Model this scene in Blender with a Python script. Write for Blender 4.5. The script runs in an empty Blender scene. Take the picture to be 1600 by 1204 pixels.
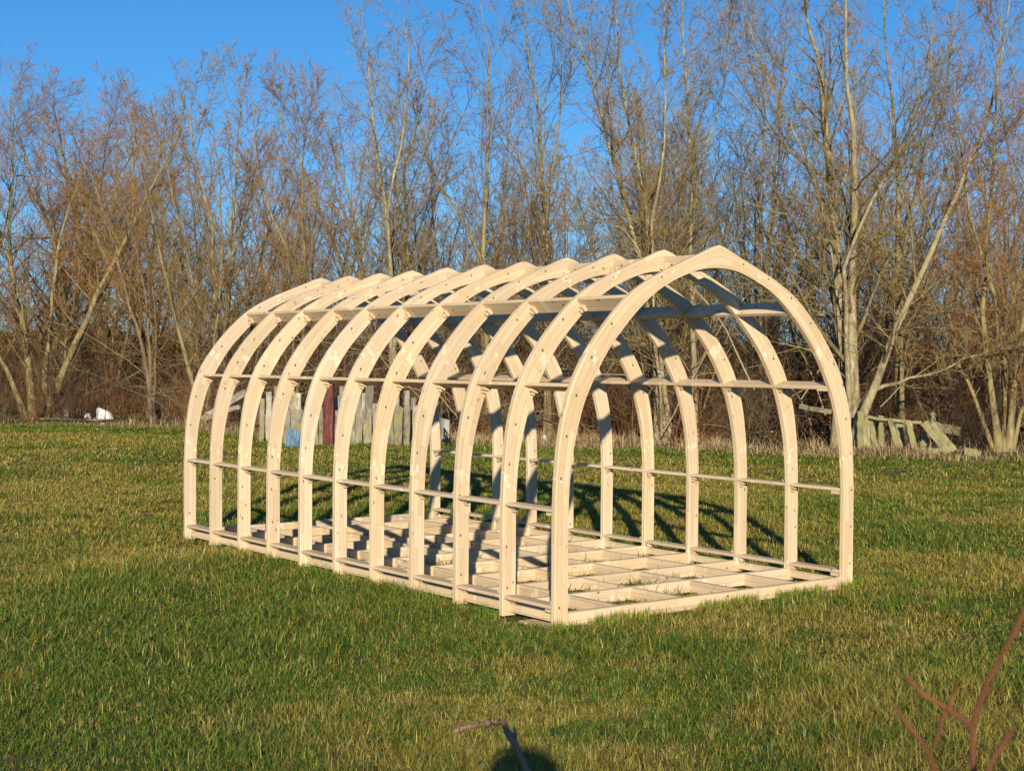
import bpy, bmesh, math
import numpy as np
from mathutils import Matrix, Vector
RNG = np.random.default_rng(7)
scene = bpy.context.scene
COL = scene.collection

# ------------------------------------------------------------------ camera (solved from the frame's corners)
F, PITCH, ROLL, PSI = 2259.95, 0.0175694, 0.0068705, 2.2208537
CAMH = 1.6
cp, sp, cr, sr = math.cos(PITCH), math.sin(PITCH), math.cos(ROLL), math.sin(ROLL)
FW = np.array([0, cp, -sp]); UP0 = np.array([0, sp, cp]); RT0 = np.array([1., 0, 0])
RT = RT0*cr + UP0*sr; UP = UP0*cr - RT0*sr
cam = bpy.data.cameras.new('camera'); camo = bpy.data.objects.new('camera', cam); COL.objects.link(camo)
cam.sensor_width = 36; cam.lens = 36*F/1600; cam.clip_start = 0.05; cam.clip_end = 3000
M = Matrix(((RT[0], UP[0], -FW[0], 0), (RT[1], UP[1], -FW[1], 0), (RT[2], UP[2], -FW[2], CAMH), (0, 0, 0, 1)))
camo.matrix_world = M
cam.dof.use_dof = True; cam.dof.focus_distance = 10.0; cam.dof.aperture_fstop = 14
scene.camera = camo
GZ = -0.015                                             # the lawn

def at(px, py, d):
    """world point seen at pixel (px,py) of the 1600x1204 photograph, d metres ahead"""
    v = FW + RT*(px-800)/F - UP*(py-602)/F
    return np.array([0, 0, CAMH]) + v*(d/v[1])
def ground(px, d):
    p = at(px, 602, d); p[2] = GZ; return p

# ------------------------------------------------------------------ helpers
def tag(o, label=None, cat=None, group=None, kind=None):
    if label: o['label'] = label
    if cat: o['category'] = cat
    if group: o['group'] = group
    if kind: o['kind'] = kind
    return o
def link(name, me, mat=None, parent=None):
    o = bpy.data.objects.new(name, me); COL.objects.link(o)
    if mat: me.materials.append(mat)
    if parent: o.parent = parent
    return o
def empty(name, loc=(0, 0, 0)):
    o = bpy.data.objects.new(name, None); o.location = loc; o.empty_display_size = .2; COL.objects.link(o); return o
def np_mesh(name, V, Fq=None, Ft=None, col=None, uv=None, smooth=False):
    """quads Fq (n,4) and triangles Ft (n,3) to a mesh, fast"""
    me = bpy.data.meshes.new(name)
    V = np.asarray(V, np.float32).reshape(-1, 3)
    Fq = np.zeros((0, 4), np.int32) if Fq is None else np.asarray(Fq, np.int32)
    Ft = np.zeros((0, 3), np.int32) if Ft is None else np.asarray(Ft, np.int32)
    me.vertices.add(len(V)); me.vertices.foreach_set('co', V.ravel())
    nl = Fq.size + Ft.size
    me.loops.add(nl); me.loops.foreach_set('vertex_index', np.concatenate([Fq.ravel(), Ft.ravel()]))
    me.polygons.add(len(Fq)+len(Ft))
    me.polygons.foreach_set('loop_start', np.concatenate([np.arange(len(Fq))*4, Fq.size+np.arange(len(Ft))*3]).astype(np.int32))
    if smooth: me.polygons.foreach_set('use_smooth', np.ones(len(Fq)+len(Ft), bool))
    if col is not None:
        a = me.color_attributes.new('Col', 'FLOAT_COLOR', 'POINT')
        c = np.ones((len(V), 4), np.float32); c[:, :3] = col
        a.data.foreach_set('color', c.ravel())
    if uv is not None:
        u = me.uv_layers.new(name='UVMap'); li = np.concatenate([Fq.ravel(), Ft.ravel()])
        uu = uv if len(uv) == nl else np.asarray(uv)[li]
        u.data.foreach_set('uv', np.asarray(uu, np.float32).ravel())
    me.update(calc_edges=True); me.validate()
    return me
_perm = np.random.default_rng(3).random((256, 256))
def vnoise(x, y):
    xi, yi = np.floor(x).astype(int), np.floor(y).astype(int); fx, fy = x-xi, y-yi
    fx = fx*fx*(3-2*fx); fy = fy*fy*(3-2*fy)
    g = lambda a, b: _perm[a % 256, b % 256]
    return (g(xi, yi)*(1-fx)+g(xi+1, yi)*fx)*(1-fy)+(g(xi, yi+1)*(1-fx)+g(xi+1, yi+1)*fx)*fy
def fbm(x, y, o=3):
    s = 0; a = .5; t = 0
    for i in range(o):
        s = s+a*vnoise(x*2**i+17*i, y*2**i+9*i); t += a; a *= .5
    return s/t

# ------------------------------------------------------------------ materials
def mat_new(name, rough=.8):
    m = bpy.data.materials.new(name); m.use_nodes = True; nt = m.node_tree
    b = nt.nodes['Principled BSDF']; b.inputs['Roughness'].default_value = rough
    b.inputs['Specular IOR Level'].default_value = .25
    return m, nt, b
def node(nt, t, **kw):
    n = nt.nodes.new(t)
    for k, v in kw.items(): setattr(n, k, v)
    return n
def ramp(nt, fac, stops):
    r = node(nt, 'ShaderNodeValToRGB'); e = r.color_ramp.elements
    while len(e) < len(stops): e.new(.5)
    for el, (p, c) in zip(e, stops): el.position = p; el.color = (*c, 1)
    nt.links.new(fac, r.inputs[0]); return r.outputs[0]
def mixc(nt, fac, a, b, mode='MIX'):
    n = node(nt, 'ShaderNodeMix', data_type='RGBA', blend_type=mode)
    for s, v in ((0, fac), (6, a), (7, b)):
        if hasattr(v, 'is_output'): nt.links.new(v, n.inputs[s])
        elif s == 0: n.inputs[0].default_value = v
        else: n.inputs[s].default_value = (*v, 1)
    return n.outputs[2]
def noise(nt, vec, scale, detail=4, rough=.6, dist=0):
    n = node(nt, 'ShaderNodeTexNoise'); n.inputs['Scale'].default_value = scale; n.inputs['Detail'].default_value = detail
    n.inputs['Roughness'].default_value = rough; n.inputs['Distortion'].default_value = dist
    nt.links.new(vec, n.inputs['Vector']); return n.outputs[0]
def mapping(nt, vec, sc=(1, 1, 1), loc=None):
    n = node(nt, 'ShaderNodeMapping'); n.inputs['Scale'].default_value = sc; nt.links.new(vec, n.inputs['Vector'])
    if loc is not None: nt.links.new(loc, n.inputs['Location'])
    return n.outputs[0]
def bump(nt, b, h, strength=.3, dist=.01):
    n = node(nt, 'ShaderNodeBump'); n.inputs['Strength'].default_value = strength; n.inputs['Distance'].default_value = dist
    nt.links.new(h, n.inputs['Height']); nt.links.new(n.outputs[0], b.inputs['Normal'])

def spruce():
    """pale planed spruce: UV.x runs along the grain in metres, UV.y across"""
    m, nt, b = mat_new('planed_spruce', .62)
    tc = node(nt, 'ShaderNodeTexCoord'); oi = node(nt, 'ShaderNodeObjectInfo')
    cmb = node(nt, 'ShaderNodeCombineXYZ')
    mul = node(nt, 'ShaderNodeMath', operation='MULTIPLY'); mul.inputs[1].default_value = 37.
    nt.links.new(oi.outputs['Random'], mul.inputs[0])
    for i in (0, 1): nt.links.new(mul.outputs[0], cmb.inputs[i])
    uv = mapping(nt, tc.outputs['UV'], (1, 1, 1), cmb.outputs[0])
    g1 = noise(nt, mapping(nt, uv, (1.5, 46, 1)), 1.7, 6, .65, 2.2)
    g2 = noise(nt, mapping(nt, uv, (5, 190, 1)), 1.0, 3, .6, .3)
    c = ramp(nt, g1, [(.26, (.50, .35, .19)), (.42, (.61, .47, .305)), (.60, (.66, .525, .355)), (.8, (.69, .57, .40))])
    c = mixc(nt, .22, c, ramp(nt, g2, [(.3, (.42, .28, .15)), (.7, (.76, .62, .44))]))
    # laminated lengths of slightly different stock
    br = node(nt, 'ShaderNodeTexBrick'); br.offset = .5
    for k, v in (('Scale', 1.), ('Mortar Size', .0016), ('Brick Width', .47), ('Row Height', .053), ('Bias', 0.)): br.inputs[k].default_value = v
    br.inputs['Color1'].default_value = (1.08, 1.08, 1.08, 1); br.inputs['Color2'].default_value = (.86, .83, .78, 1); br.inputs['Mortar'].default_value = (.62, .56, .50, 1)
    nt.links.new(mapping(nt, uv, (1, 1, 1)), br.inputs['Vector'])
    c = mixc(nt, .85, c, br.outputs['Color'], 'MULTIPLY')
    # knots
    vo = node(nt, 'ShaderNodeTexVoronoi'); vo.inputs['Scale'].default_value = 1; vo.inputs['Randomness'].default_value = .95
    nt.links.new(mapping(nt, uv, (6.5, 11, 1)), vo.inputs['Vector'])
    k = ramp(nt, vo.outputs['Distance'], [(.0, (1, 1, 1)), (.055, (1, 1, 1)), (.085, (.35, .35, .35)), (.14, (0, 0, 0))])
    c = mixc(nt, k, c, (.20, .10, .04))
    # dowel holes drilled down the middle of the face, one every quarter metre
    sx = node(nt, 'ShaderNodeSeparateXYZ'); nt.links.new(tc.outputs['UV'], sx.inputs[0])
    def ma(op, a, b_=None):
        n = node(nt, 'ShaderNodeMath', operation=op)
        for i_, q in enumerate((a, b_)):
            if q is None: continue
            if hasattr(q, 'is_output'): nt.links.new(q, n.inputs[i_])
            else: n.inputs[i_].default_value = q
        return n.outputs[0]
    ph = ma('MULTIPLY', oi.outputs['Random'], 3.7)
    du = ma('MULTIPLY', ma('SUBTRACT', ma('FRACT', ma('ADD', ma('DIVIDE', sx.outputs[0], .255), ph)), .5), .255)
    wob = ma('MULTIPLY', ma('SINE', ma('MULTIPLY', ma('FLOOR', ma('ADD', ma('DIVIDE', sx.outputs[0], .255), ph)), 7.3)), .012)
    # finger joints where the laminations meet: little blocks of lighter and darker end wood
    ju = ma('DIVIDE', sx.outputs[0], .83); jf = ma('ABSOLUTE', ma('SUBTRACT', ma('FRACT', ma('ADD', ju, .5)), .5))
    wn = node(nt, 'ShaderNodeTexWhiteNoise', noise_dimensions='3D'); cw = node(nt, 'ShaderNodeCombineXYZ')
    nt.links.new(ma('FLOOR', ma('DIVIDE', sx.outputs[1], .034)), cw.inputs[0]); nt.links.new(ma('FLOOR', ma('DIVIDE', sx.outputs[0], .041)), cw.inputs[1]); nt.links.new(oi.outputs['Random'], cw.inputs[2])
    nt.links.new(cw.outputs[0], wn.inputs['Vector'])
    jm = ma('MULTIPLY', ma('MULTIPLY', ma('LESS_THAN', jf, .05), ma('GREATER_THAN', ju, .4)), ma('MULTIPLY', ma('GREATER_THAN', wn.outputs[0], .5), .75))
    c = mixc(nt, jm, c, ramp(nt, wn.outputs[0], [(.5, (.52, .38, .23)), (.68, (.60, .46, .29)), (.78, (.76, .62, .43)), (1, (.79, .66, .47))]))
    hv = node(nt, 'ShaderNodeHueSaturation'); mr = node(nt, 'ShaderNodeMapRange'); mr.inputs[3].default_value = .84; mr.inputs[4].default_value = 1.03
    nt.links.new(oi.outputs['Random'], mr.inputs[0]); nt.links.new(mr.outputs[0], hv.inputs['Value'])
    mr2 = node(nt, 'ShaderNodeMapRange'); mr2.inputs[3].default_value = 1.08; mr2.inputs[4].default_value = .88
    nt.links.new(ma('FRACT', ma('MULTIPLY', oi.outputs['Random'], 13.7)), mr2.inputs[0]); nt.links.new(mr2.outputs[0], hv.inputs['Saturation'])
    nt.links.new(c, hv.inputs['Color']); c = hv.outputs[0]
    dv = ma('SUBTRACT', sx.outputs[1], ma('ADD', .050, wob))
    dist = ma('SQRT', ma('ADD', ma('MULTIPLY', du, du), ma('MULTIPLY', dv, dv)))
    hn = node(nt, 'ShaderNodeTexWhiteNoise', noise_dimensions='1D'); nt.links.new(ma('ADD', ma('FLOOR', ma('ADD', ma('DIVIDE', sx.outputs[0], .255), ph)), ma('MULTIPLY', oi.outputs['Random'], 91.)), hn.inputs['W'])
    dist = ma('ADD', dist, ma('MULTIPLY', ma('LESS_THAN', hn.outputs[0], .42), 1.))
    c = mixc(nt, ramp(nt, dist, [(.0, (1, 1, 1)), (.007, (1, 1, 1)), (.0095, (0, 0, 0)), (.5, (0, 0, 0))]), c, (.07, .035, .018))
    nt.links.new(c, b.inputs['Base Color']); bump(nt, b, g2, .12, .003)
    return m
def weathered(name, c0, c1, c2, moss=None, mossamt=.5):
    m, nt, b = mat_new(name, .9)
    tc = node(nt, 'ShaderNodeTexCoord'); oi = node(nt, 'ShaderNodeObjectInfo')
    sc = node(nt, 'ShaderNodeVectorMath', operation='SCALE'); sc.inputs['Scale'].default_value = 40
    cb = node(nt, 'ShaderNodeCombineXYZ')
    for i in range(3): nt.links.new(oi.outputs['Random'], cb.inputs[i])
    nt.links.new(cb.outputs[0], sc.inputs[0])
    v = mapping(nt, tc.outputs['UV'], (1, 1, 1), sc.outputs[0])
    g = noise(nt, mapping(nt, v, (2.2, 26, 1)), 1.5, 6, .7, .8)
    c = ramp(nt, g, [(.28, c0), (.5, c1), (.72, c2)])
    bl = noise(nt, mapping(nt, v, (5, 9, 1)), 1., 4, .7)
    c = mixc(nt, ramp(nt, bl, [(.42, (0, 0, 0)), (.7, (.7, .7, .7))]), c, tuple(x*.35 for x in c0))
    vr = node(nt, 'ShaderNodeHueSaturation'); mr = node(nt, 'ShaderNodeMapRange'); mr.inputs[3].default_value = .65; mr.inputs[4].default_value = 1.12
    nt.links.new(oi.outputs['Random'], mr.inputs[0]); nt.links.new(mr.outputs[0], vr.inputs['Value']); nt.links.new(c, vr.inputs['Color']); c = vr.outputs[0]
    if moss:
        mn = noise(nt, mapping(nt, v, (3, 6, 1)), 1.3, 5, .7)
        c = mixc(nt, ramp(nt, mn, [(.62-mossamt*.4, (0, 0, 0)), (.72-mossamt*.3, (.85, .85, .85))]), c, moss)
    nt.links.new(c, b.inputs['Base Color']); bump(nt, b, g, .6, .01)
    return m
def bark(name, dark, mid, pale, lichen, lich=.55):
    m, nt, b = mat_new(name, .95)
    g = node(nt, 'ShaderNodeNewGeometry'); p = g.outputs['Position']
    n1 = noise(nt, mapping(nt, p, (1, 1, .25)), 14, 5, .7)
    c = ramp(nt, n1, [(.3, dark), (.5, mid), (.7, pale)])
    n2 = noise(nt, mapping(nt, p, (1, 1, .6)), 3.2, 5, .7)
    c = mixc(nt, ramp(nt, n2, [(lich-.07, (0, 0, 0)), (lich+.1, (.85, .85, .85))]), c, lichen)
    n3 = noise(nt, mapping(nt, p, (1, 1, 2.2)), 7, 4, .7)
    c = mixc(nt, ramp(nt, n3, [(.6, (0, 0, 0)), (.7, (.75, .75, .75))]), c, tuple(x*.45 for x in dark))
    nt.links.new(c, b.inputs['Base Color']); bump(nt, b, n1, .5, .02)
    return m
def twigmat(name, a, bcol, c2):
    m, nt, b = mat_new(name, .75)
    g = node(nt, 'ShaderNodeNewGeometry')
    n1 = noise(nt, g.outputs['Position'], .55, 3, .6); n2 = noise(nt, g.outputs['Position'], 9., 2, .6)
    c = mixc(nt, ramp(nt, n2, [(.4, (0, 0, 0)), (.62, (1, 1, 1))]), ramp(nt, n1, [(.35, a), (.65, bcol)]), c2)
    nt.links.new(c, b.inputs['Base Color']); return m
def plain(name, c, rough=.6, var=.25):
    m, nt, b = mat_new(name, rough)
    tc = node(nt, 'ShaderNodeTexCoord'); n = noise(nt, tc.outputs['Object'], 9, 5, .7)
    nt.links.new(ramp(nt, n, [(.3, tuple(x*(1-var) for x in c)), (.7, tuple(min(1, x*(1+var)) for x in c))]), b.inputs['Base Color'])
    bump(nt, b, n, .2, .01); return m
def colmat(name, trans=.35, rough=.6):
    """base colour from the mesh's own per-blade colour, thin leaf that lets light through"""
    m, nt, b = mat_new(name, rough); a = node(nt, 'ShaderNodeAttribute', attribute_name='Col')
    nt.links.new(a.outputs['Color'], b.inputs['Base Color'])
    t = node(nt, 'ShaderNodeBsdfTranslucent'); nt.links.new(a.outputs['Color'], t.inputs['Color'])
    mx = node(nt, 'ShaderNodeMixShader'); mx.inputs[0].default_value = trans
    nt.links.new(b.outputs[0], mx.inputs[1]); nt.links.new(t.outputs[0], mx.inputs[2])
    nt.links.new(mx.outputs[0], nt.nodes['Material Output'].inputs['Surface']); return m

SPRUCE = spruce()
GREYWOOD = weathered('weathered_grey_wood', (.12, .095, .075), (.27, .235, .185), (.42, .385, .32), (.22, .22, .07), .35)
PALEWOOD = weathered('pale_weathered_wood', (.25, .22, .17), (.45, .41, .33), (.6, .56, .47))
REDWOOD = weathered('flaking_red_paint', (.07, .022, .02), (.14, .035, .032), (.26, .15, .13))
MOSSWOOD = weathered('mossy_wood', (.13, .10, .055), (.32, .275, .145), (.46, .41, .25), (.22, .215, .085), .42)
LOGWOOD = weathered('red_brown_log', (.07, .035, .022), (.15, .07, .04), (.24, .13, .08))
BARKS = [bark('pale_lichen_bark', (.075, .056, .034), (.25, .20, .12), (.46, .40, .28), (.30, .26, .12), .55),
         bark('olive_bark', (.065, .046, .025), (.20, .155, .078), (.36, .30, .17), (.27, .225, .085), .52),
         bark('brown_bark', (.07, .048, .03), (.15, .105, .062), (.26, .20, .125), (.24, .20, .09), .60)]
TWIGS = [twigmat('grey_brown_twigs', (.14, .088, .032), (.215, .148, .055), (.33, .26, .115)),
         twigmat('red_brown_twigs', (.23, .085, .026), (.27, .125, .040), (.31, .20, .078)),
         twigmat('dark_twigs', (.09, .053, .024), (.135, .085, .038), (.22, .16, .075))]
GRASS = colmat('grass_blades', .30)
STRAW = colmat('dry_stems', .25, .8)

# ------------------------------------------------------------------ world and sun
SUN_EL, SUN_AZ = math.radians(15.8), math.radians(0.75)          # light travels towards +Y, a hair to the right
w = bpy.data.worlds.new('World'); scene.world = w; w.use_nodes = True; nt = w.node_tree
bg = nt.nodes['Background']; sky = node(nt, 'ShaderNodeTexSky', sky_type='NISHITA'); sky.sun_disc = False
sky.sun_elevation = SUN_EL; sky.sun_rotation = math.pi+SUN_AZ
sky.air_density = .9; sky.dust_density = 0.0; sky.ozone_density = 8.0; sky.altitude = 0
hs = node(nt, 'ShaderNodeHueSaturation'); hs.inputs['Hue'].default_value = .493; hs.inputs['Saturation'].default_value = 1.03
nt.links.new(sky.outputs[0], hs.inputs['Color']); nt.links.new(hs.outputs[0], bg.inputs['Color']); bg.inputs['Strength'].default_value = .092
sun = bpy.data.lights.new('sun', 'SUN'); sun.energy = 5.0; sun.angle = math.radians(.55); sun.color = (1, .88, .68)
so = bpy.data.objects.new('sun', sun); COL.objects.link(so); so.location = (0, -20, 12)
dirv = Vector((math.sin(SUN_AZ)*math.cos(SUN_EL), math.cos(SUN_AZ)*math.cos(SUN_EL), -math.sin(SUN_EL)))
so.rotation_euler = dirv.to_track_quat('-Z', 'Y').to_euler()
vs = scene.view_settings; vs.view_transform = 'Standard'; vs.look = 'None'; vs.exposure = .46; vs.gamma = 1

# ------------------------------------------------------------------ the timber frame
O = np.array([.2594725+.006, 8.604050, 0.]); WID, SPC, NR = 2.722, .517876, 11
XA = np.array([math.sin(PSI), -math.cos(PSI), 0]); YA = np.array([math.cos(PSI), math.sin(PSI), 0]); ZA = np.array([0, 0, 1.])
def loc(x, y, z): return O + XA*x + YA*y + ZA*z
TH = .040                                                # thickness of the ribs
def catmull(P, n):
    P = np.asarray(P, float); P = np.vstack([2*P[0]-P[1], P, 2*P[-1]-P[-2]]); out = []
    k = len(P)-3; t = np.linspace(0, k, 400); i = np.minimum(t.astype(int), k-1); f = (t-i)[:, None]
    a, b, c, d = P[i], P[i+1], P[i+2], P[i+3]
    q = .5*(2*b+(c-a)*f+(2*a-5*b+4*c-d)*f**2+(3*b-a-3*c+d)*f**3)
    s = np.concatenate([[0], np.cumsum(np.linalg.norm(np.diff(q, axis=0), axis=1))]); u = np.linspace(0, s[-1], n)
    return np.stack([np.interp(u, s, q[:, 0]), np.interp(u, s, q[:, 1])], 1)
OUT = [(1.361, 0), (1.361, .35), (1.361, .7), (1.345, 1.0), (1.312, 1.22), (1.266, 1.38), (1.198, 1.535), (1.08, 1.705), (.93, 1.872), (.755, 2.025), (.56, 2.135), (.34, 2.228), (.17, 2.294), (.03, 2.352), (0, 2.356)]
INN = [(1.257, 0), (1.257, .35), (1.257, .7), (1.240, .95), (1.205, 1.13), (1.150, 1.315), (1.085, 1.45), (.96, 1.65), (.815, 1.813), (.66, 1.955), (.50, 2.065), (.33, 2.14), (.17, 2.19), (.05, 2.205), (0, 2.206)]
NS = 46
HO, HI = catmull(OUT, NS), catmull(INN, NS)
def full(h): return np.vstack([np.stack([WID/2-h[:, 0], h[:, 1]], 1), np.stack([WID/2+h[::-1, 0], h[::-1, 1]], 1)[1:]])
FO, FI = full(HO), full(HI)
def sweep(name, rings, closed_caps=True, parent=None, mat=SPRUCE, u=None):
    """rings (n,k,3): a prism swept along n stations; UV.x along, UV.y round the section"""
    rings = np.asarray(rings, float); n, k, _ = rings.shape
    ctr = rings.mean(1)
    if u is None: u = np.concatenate([[0], np.cumsum(np.linalg.norm(np.diff(ctr, axis=0), axis=1))])
    per = np.concatenate([[0], np.cumsum(np.linalg.norm(np.diff(np.concatenate([rings[n//2], rings[n//2][:1]]), axis=0), axis=1))])
    Fq, uv = [], []
    for j in range(k):
        j2 = (j+1) % k; i = np.arange(n-1)
        Fq.append(np.stack([i*k+j, i*k+j2, (i+1)*k+j2, (i+1)*k+j], 1))
        uv.append(np.stack([np.stack([u[:-1], np.full(n-1, per[j])], 1), np.stack([u[:-1], np.full(n-1, per[j+1])], 1), np.stack([u[1:], np.full(n-1, per[j+1])], 1), np.stack([u[1:], np.full(n-1, per[j])], 1)], 1))
    Fq = np.concatenate(Fq); uv = np.concatenate(uv).reshape(-1, 2)
    bm = bmesh.new(); vs_ = [bm.verts.new(v) for v in rings.reshape(-1, 3)]; ul = bm.loops.layers.uv.new('UVMap')
    for f_, uvs in zip(Fq, uv.reshape(-1, 4, 2)):
        f = bm.faces.new([vs_[a] for a in f_])
        for l, c in zip(f.loops, uvs): l[ul].uv = c
    for e, fl in ((0, True), (n-1, False)):
        idx = list(range(k)); idx = idx[::-1] if fl else idx
        f = bm.faces.new([vs_[e*k+a] for a in idx]); b0 = rings[e, 0]
        for l in f.loops: d = np.array(l.vert.co)-b0; l[ul].uv = (abs(d[2])+.3, abs(d[0])+abs(d[1]))
    bmesh.ops.recalc_face_normals(bm, faces=bm.faces)
    me = bpy.data.meshes.new(name); bm.to_mesh(me); bm.free()
    return link(name, me, mat, parent)
def octo(a, b, c, d, ch):
    """four corners of a section to eight, with the arrises taken off"""
    o = []
    q = [a, b, c, d]
    for i in range(4):
        p, v, n = q[i-1], q[i], q[(i+1) % 4]
        for t in (p, n):
            e = t-v; L = np.linalg.norm(e, axis=-1, keepdims=True); o.append(v+e/np.maximum(L, 1e-6)*np.minimum(ch, L*.3))
    return np.stack(o, -2)
def prism(name, p0, p1, wv, tv, parent=None, mat=SPRUCE, ch=.003, n=2, warp=0, rng=RNG):
    """a board from p0 to p1, half-width vector wv and half-thickness vector tv"""
    p0, p1, wv, tv = map(lambda q: np.asarray(q, float), (p0, p1, wv, tv)); t = np.linspace(0, 1, n)[:, None]
    c = p0+(p1-p0)*t
    if warp: c = c+rng.normal(0, warp, (n, 1))*wv/np.linalg.norm(wv)
    s = 1+(rng.normal(0, warp*2, (n, 1)) if warp else 0)
    W_, T_ = wv*s, tv*s
    return sweep(name, octo(c+W_+T_, c-W_+T_, c-W_-T_, c+W_-T_, ch), parent=parent, mat=mat)

frame = empty('timber_frame', O)
tag(frame, 'pale timber arch frame of eleven pointed ribs standing on the lawn', 'timber frame')
frame_inv = Matrix.Translation(-Vector(O))
def fsweep(name, rings, parent=None, **k):
    p = parent or frame; o = sweep(name, rings, parent=None, **k); o.parent = p
    o.matrix_parent_inverse = frame_inv if p is frame else Matrix.Identity(4); return o
def fboard(name, p0, p1, wv, tv, parent=None, ch=.0025, n=2):
    p0, p1, wv, tv = map(lambda q: np.asarray(q, float), (p0, p1, wv, tv)); t = np.linspace(0, 1, n)[:, None]; c = p0+(p1-p0)*t
    return fsweep(name, octo(c+wv+tv, c-wv+tv, c-wv-tv, c+wv-tv, ch), parent=parent)
# purlin stations: (x, z of board centre on the left half, radial direction outwards), mirrored right
cx_ = WID/2
ST = [((.054, .118), (-1, 0), .047, .011), ((.056, .70), (-1, 0), .047, .010), ((cx_-1.150, 1.435), (-.96, .28), .055, .012), ((cx_-.735, 1.965), (-.70, .714), .054, .014)]
PUR = []
for (x, z), (rx, rz), hw, ht in ST:
    L = math.hypot(rx, rz); PUR.append((x, z, rx/L, rz/L, hw, ht)); PUR.append((WID-x, z, -rx/L, rz/L, hw, ht))
PUR.append((cx_, 2.250, 0, 1, .056, .014))
for (x, z, rx, rz, hw, ht) in PUR:
    r = XA*rx+ZA*rz; nrm = XA*(-rz)+ZA*rx
    fboard('purlin', loc(x, TH+.001, z), loc(x, (NR-1)*SPC+TH-.006, z), r*hw, nrm*ht, n=24)
rng = np.random.default_rng(5)
for k in range(NR):
    y0 = k*SPC; jit = rng.normal(0, .002, 2)
    fo = O+XA*(FO[:, :1]+jit[0])+ZA*FO[:, 1:]; fi = O+XA*(FI[:, :1]+jit[0])+ZA*FI[:, 1:]
    a, b = fo+YA*y0, fi+YA*y0; c, d = fi+YA*(y0+TH), fo+YA*(y0+TH)
    rib = fsweep('arch_rib', octo(a, b, c, d, .0035))
    # floor joist closing the rib at the ground
    fboard('floor_joist', loc(.106, y0+TH/2+.002, .043), loc(WID-.106, y0+TH/2+.002, .043), ZA*.043, YA*(TH/2), n=8)
    # pairs of wedges that lock each purlin in its slot
    for (x, z, rx, rz, hw, ht) in PUR:
        r = XA*rx+ZA*rz; nrm = XA*(-rz)+ZA*rx
        if nrm[2] > 0 or (abs(nrm[2]) < 1e-6 and x > 9): nrm = -nrm
        for side in ((-1, 1) if 0 < k else (1,)):
            if k == NR-1 and side > 0: continue
            yy = y0 if side < 0 else y0+TH
            off = (ht+.0115)*(1 if side < 0 else -1)
            c0 = loc(x, yy, z)+nrm*off-r*(.012 if side < 0 else -.004)
            e = rng.uniform(.032, .052)
            fboard('wedge_peg', c0, c0+YA*side*e, r*rng.uniform(.021, .029), nrm*.0125, parent=None if False else rib, ch=.004)
            if side < 0:
                c1 = c0+nrm*.0215-r*.006
                fboard('wedge_peg', c1, c1+YA*side*(e*.55), r*.014, nrm*.008, parent=rib, ch=.003)
for fx in (.2, .4, .6, .8):
    fboard('floor_bearer', loc(WID*fx, TH+.003, .0405), loc(WID*fx, (NR-1)*SPC+TH*.5, .0405), ZA*.0415, XA*.018, n=30)
for x in (.072, WID-.072):                                # edge rails between the feet, short of the end ribs
    fboard('edge_rail', loc(x, .095, .046), loc(x, (NR-1)*SPC-.02, .046), ZA*.026, XA*.014, n=30)
for (x, z, rx, rz, hw, ht) in PUR[:6]:                    # stop blocks under the purlins behind the front rib
    fboard('stop_block', loc(x-rx*.006, TH+.002, z-ht-.0135), loc(x-rx*.006, TH+.085, z-ht-.0135), XA*(hw-.012), ZA*.0125)
pk = prism('packing_board', loc(.045, -.03, GZ+.007), loc(.045, .34, GZ+.007), XA*.055, ZA*.0078, mat=SPRUCE)
tag(pk, 'flat offcut of pale board lying under the front left foot of the frame', 'board')

# ------------------------------------------------------------------ ground
EDGE = np.array([(-60, 37), (-16, 34.6), (-9.5, 33.2), (-7.4, 32), (-5.2, 29.3), (-3.5, 27.8), (0, 27.0), (3, 26.2), (7, 24.6), (11, 23.2), (60, 20)])
def edge(x): return np.interp(x, EDGE[:, 0], EDGE[:, 1])
def grid_axis(a, b, fine0, fine1, step, big):
    return np.unique(np.concatenate([np.arange(a, fine0, big), np.arange(fine0, fine1, step), np.arange(fine1, b+1, big)]))
gx, gy = grid_axis(-900, 900, -40, 40, 1., 60), grid_axis(-60, 1500, -6, 60, 1., 60)
X, Y = np.meshgrid(gx, gy); n_, m_ = X.shape
i = np.arange(n_-1)[:, None]*m_+np.arange(m_-1)[None]; Fq = np.stack([i, i+1, i+1+m_, i+m_], -1).reshape(-1, 4)
wood = np.clip((Y-edge(X)-.3)/.9+.5, 0, 1)*(np.clip((110-Y)/20, 0, 1))
gme = np_mesh('lawn', np.stack([X, Y, np.full_like(X, GZ)], -1), Fq, col=np.stack([wood, wood, wood], -1).reshape(-1, 3))
gm, nt, b = mat_new('lawn_soil', .95)
g = node(nt, 'ShaderNodeNewGeometry'); p = g.outputs['Position']
att = node(nt, 'ShaderNodeAttribute', attribute_name='Col')
c = ramp(nt, noise(nt, p, 6, 6, .75), [(.3, (.035, .04, .012)), (.5, (.075, .078, .022)), (.68, (.13, .115, .04))])
c = mixc(nt, ramp(nt, noise(nt, p, .5, 4, .6), [(.4, (0, 0, 0)), (.65, (.6, .6, .6))]), c, (.08, .062, .022))
lit = ramp(nt, noise(nt, p, 12, 6, .75), [(.3, (.03, .017, .009)), (.5, (.10, .062, .032)), (.7, (.22, .15, .085))])
nt.links.new(mixc(nt, att.outputs['Fac'], c, lit), b.inputs['Base Color']); bump(nt, b, noise(nt, p, 25, 5, .7), .8, .03)
lawn = link('lawn', gme, gm); tag(lawn, kind='structure')

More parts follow.
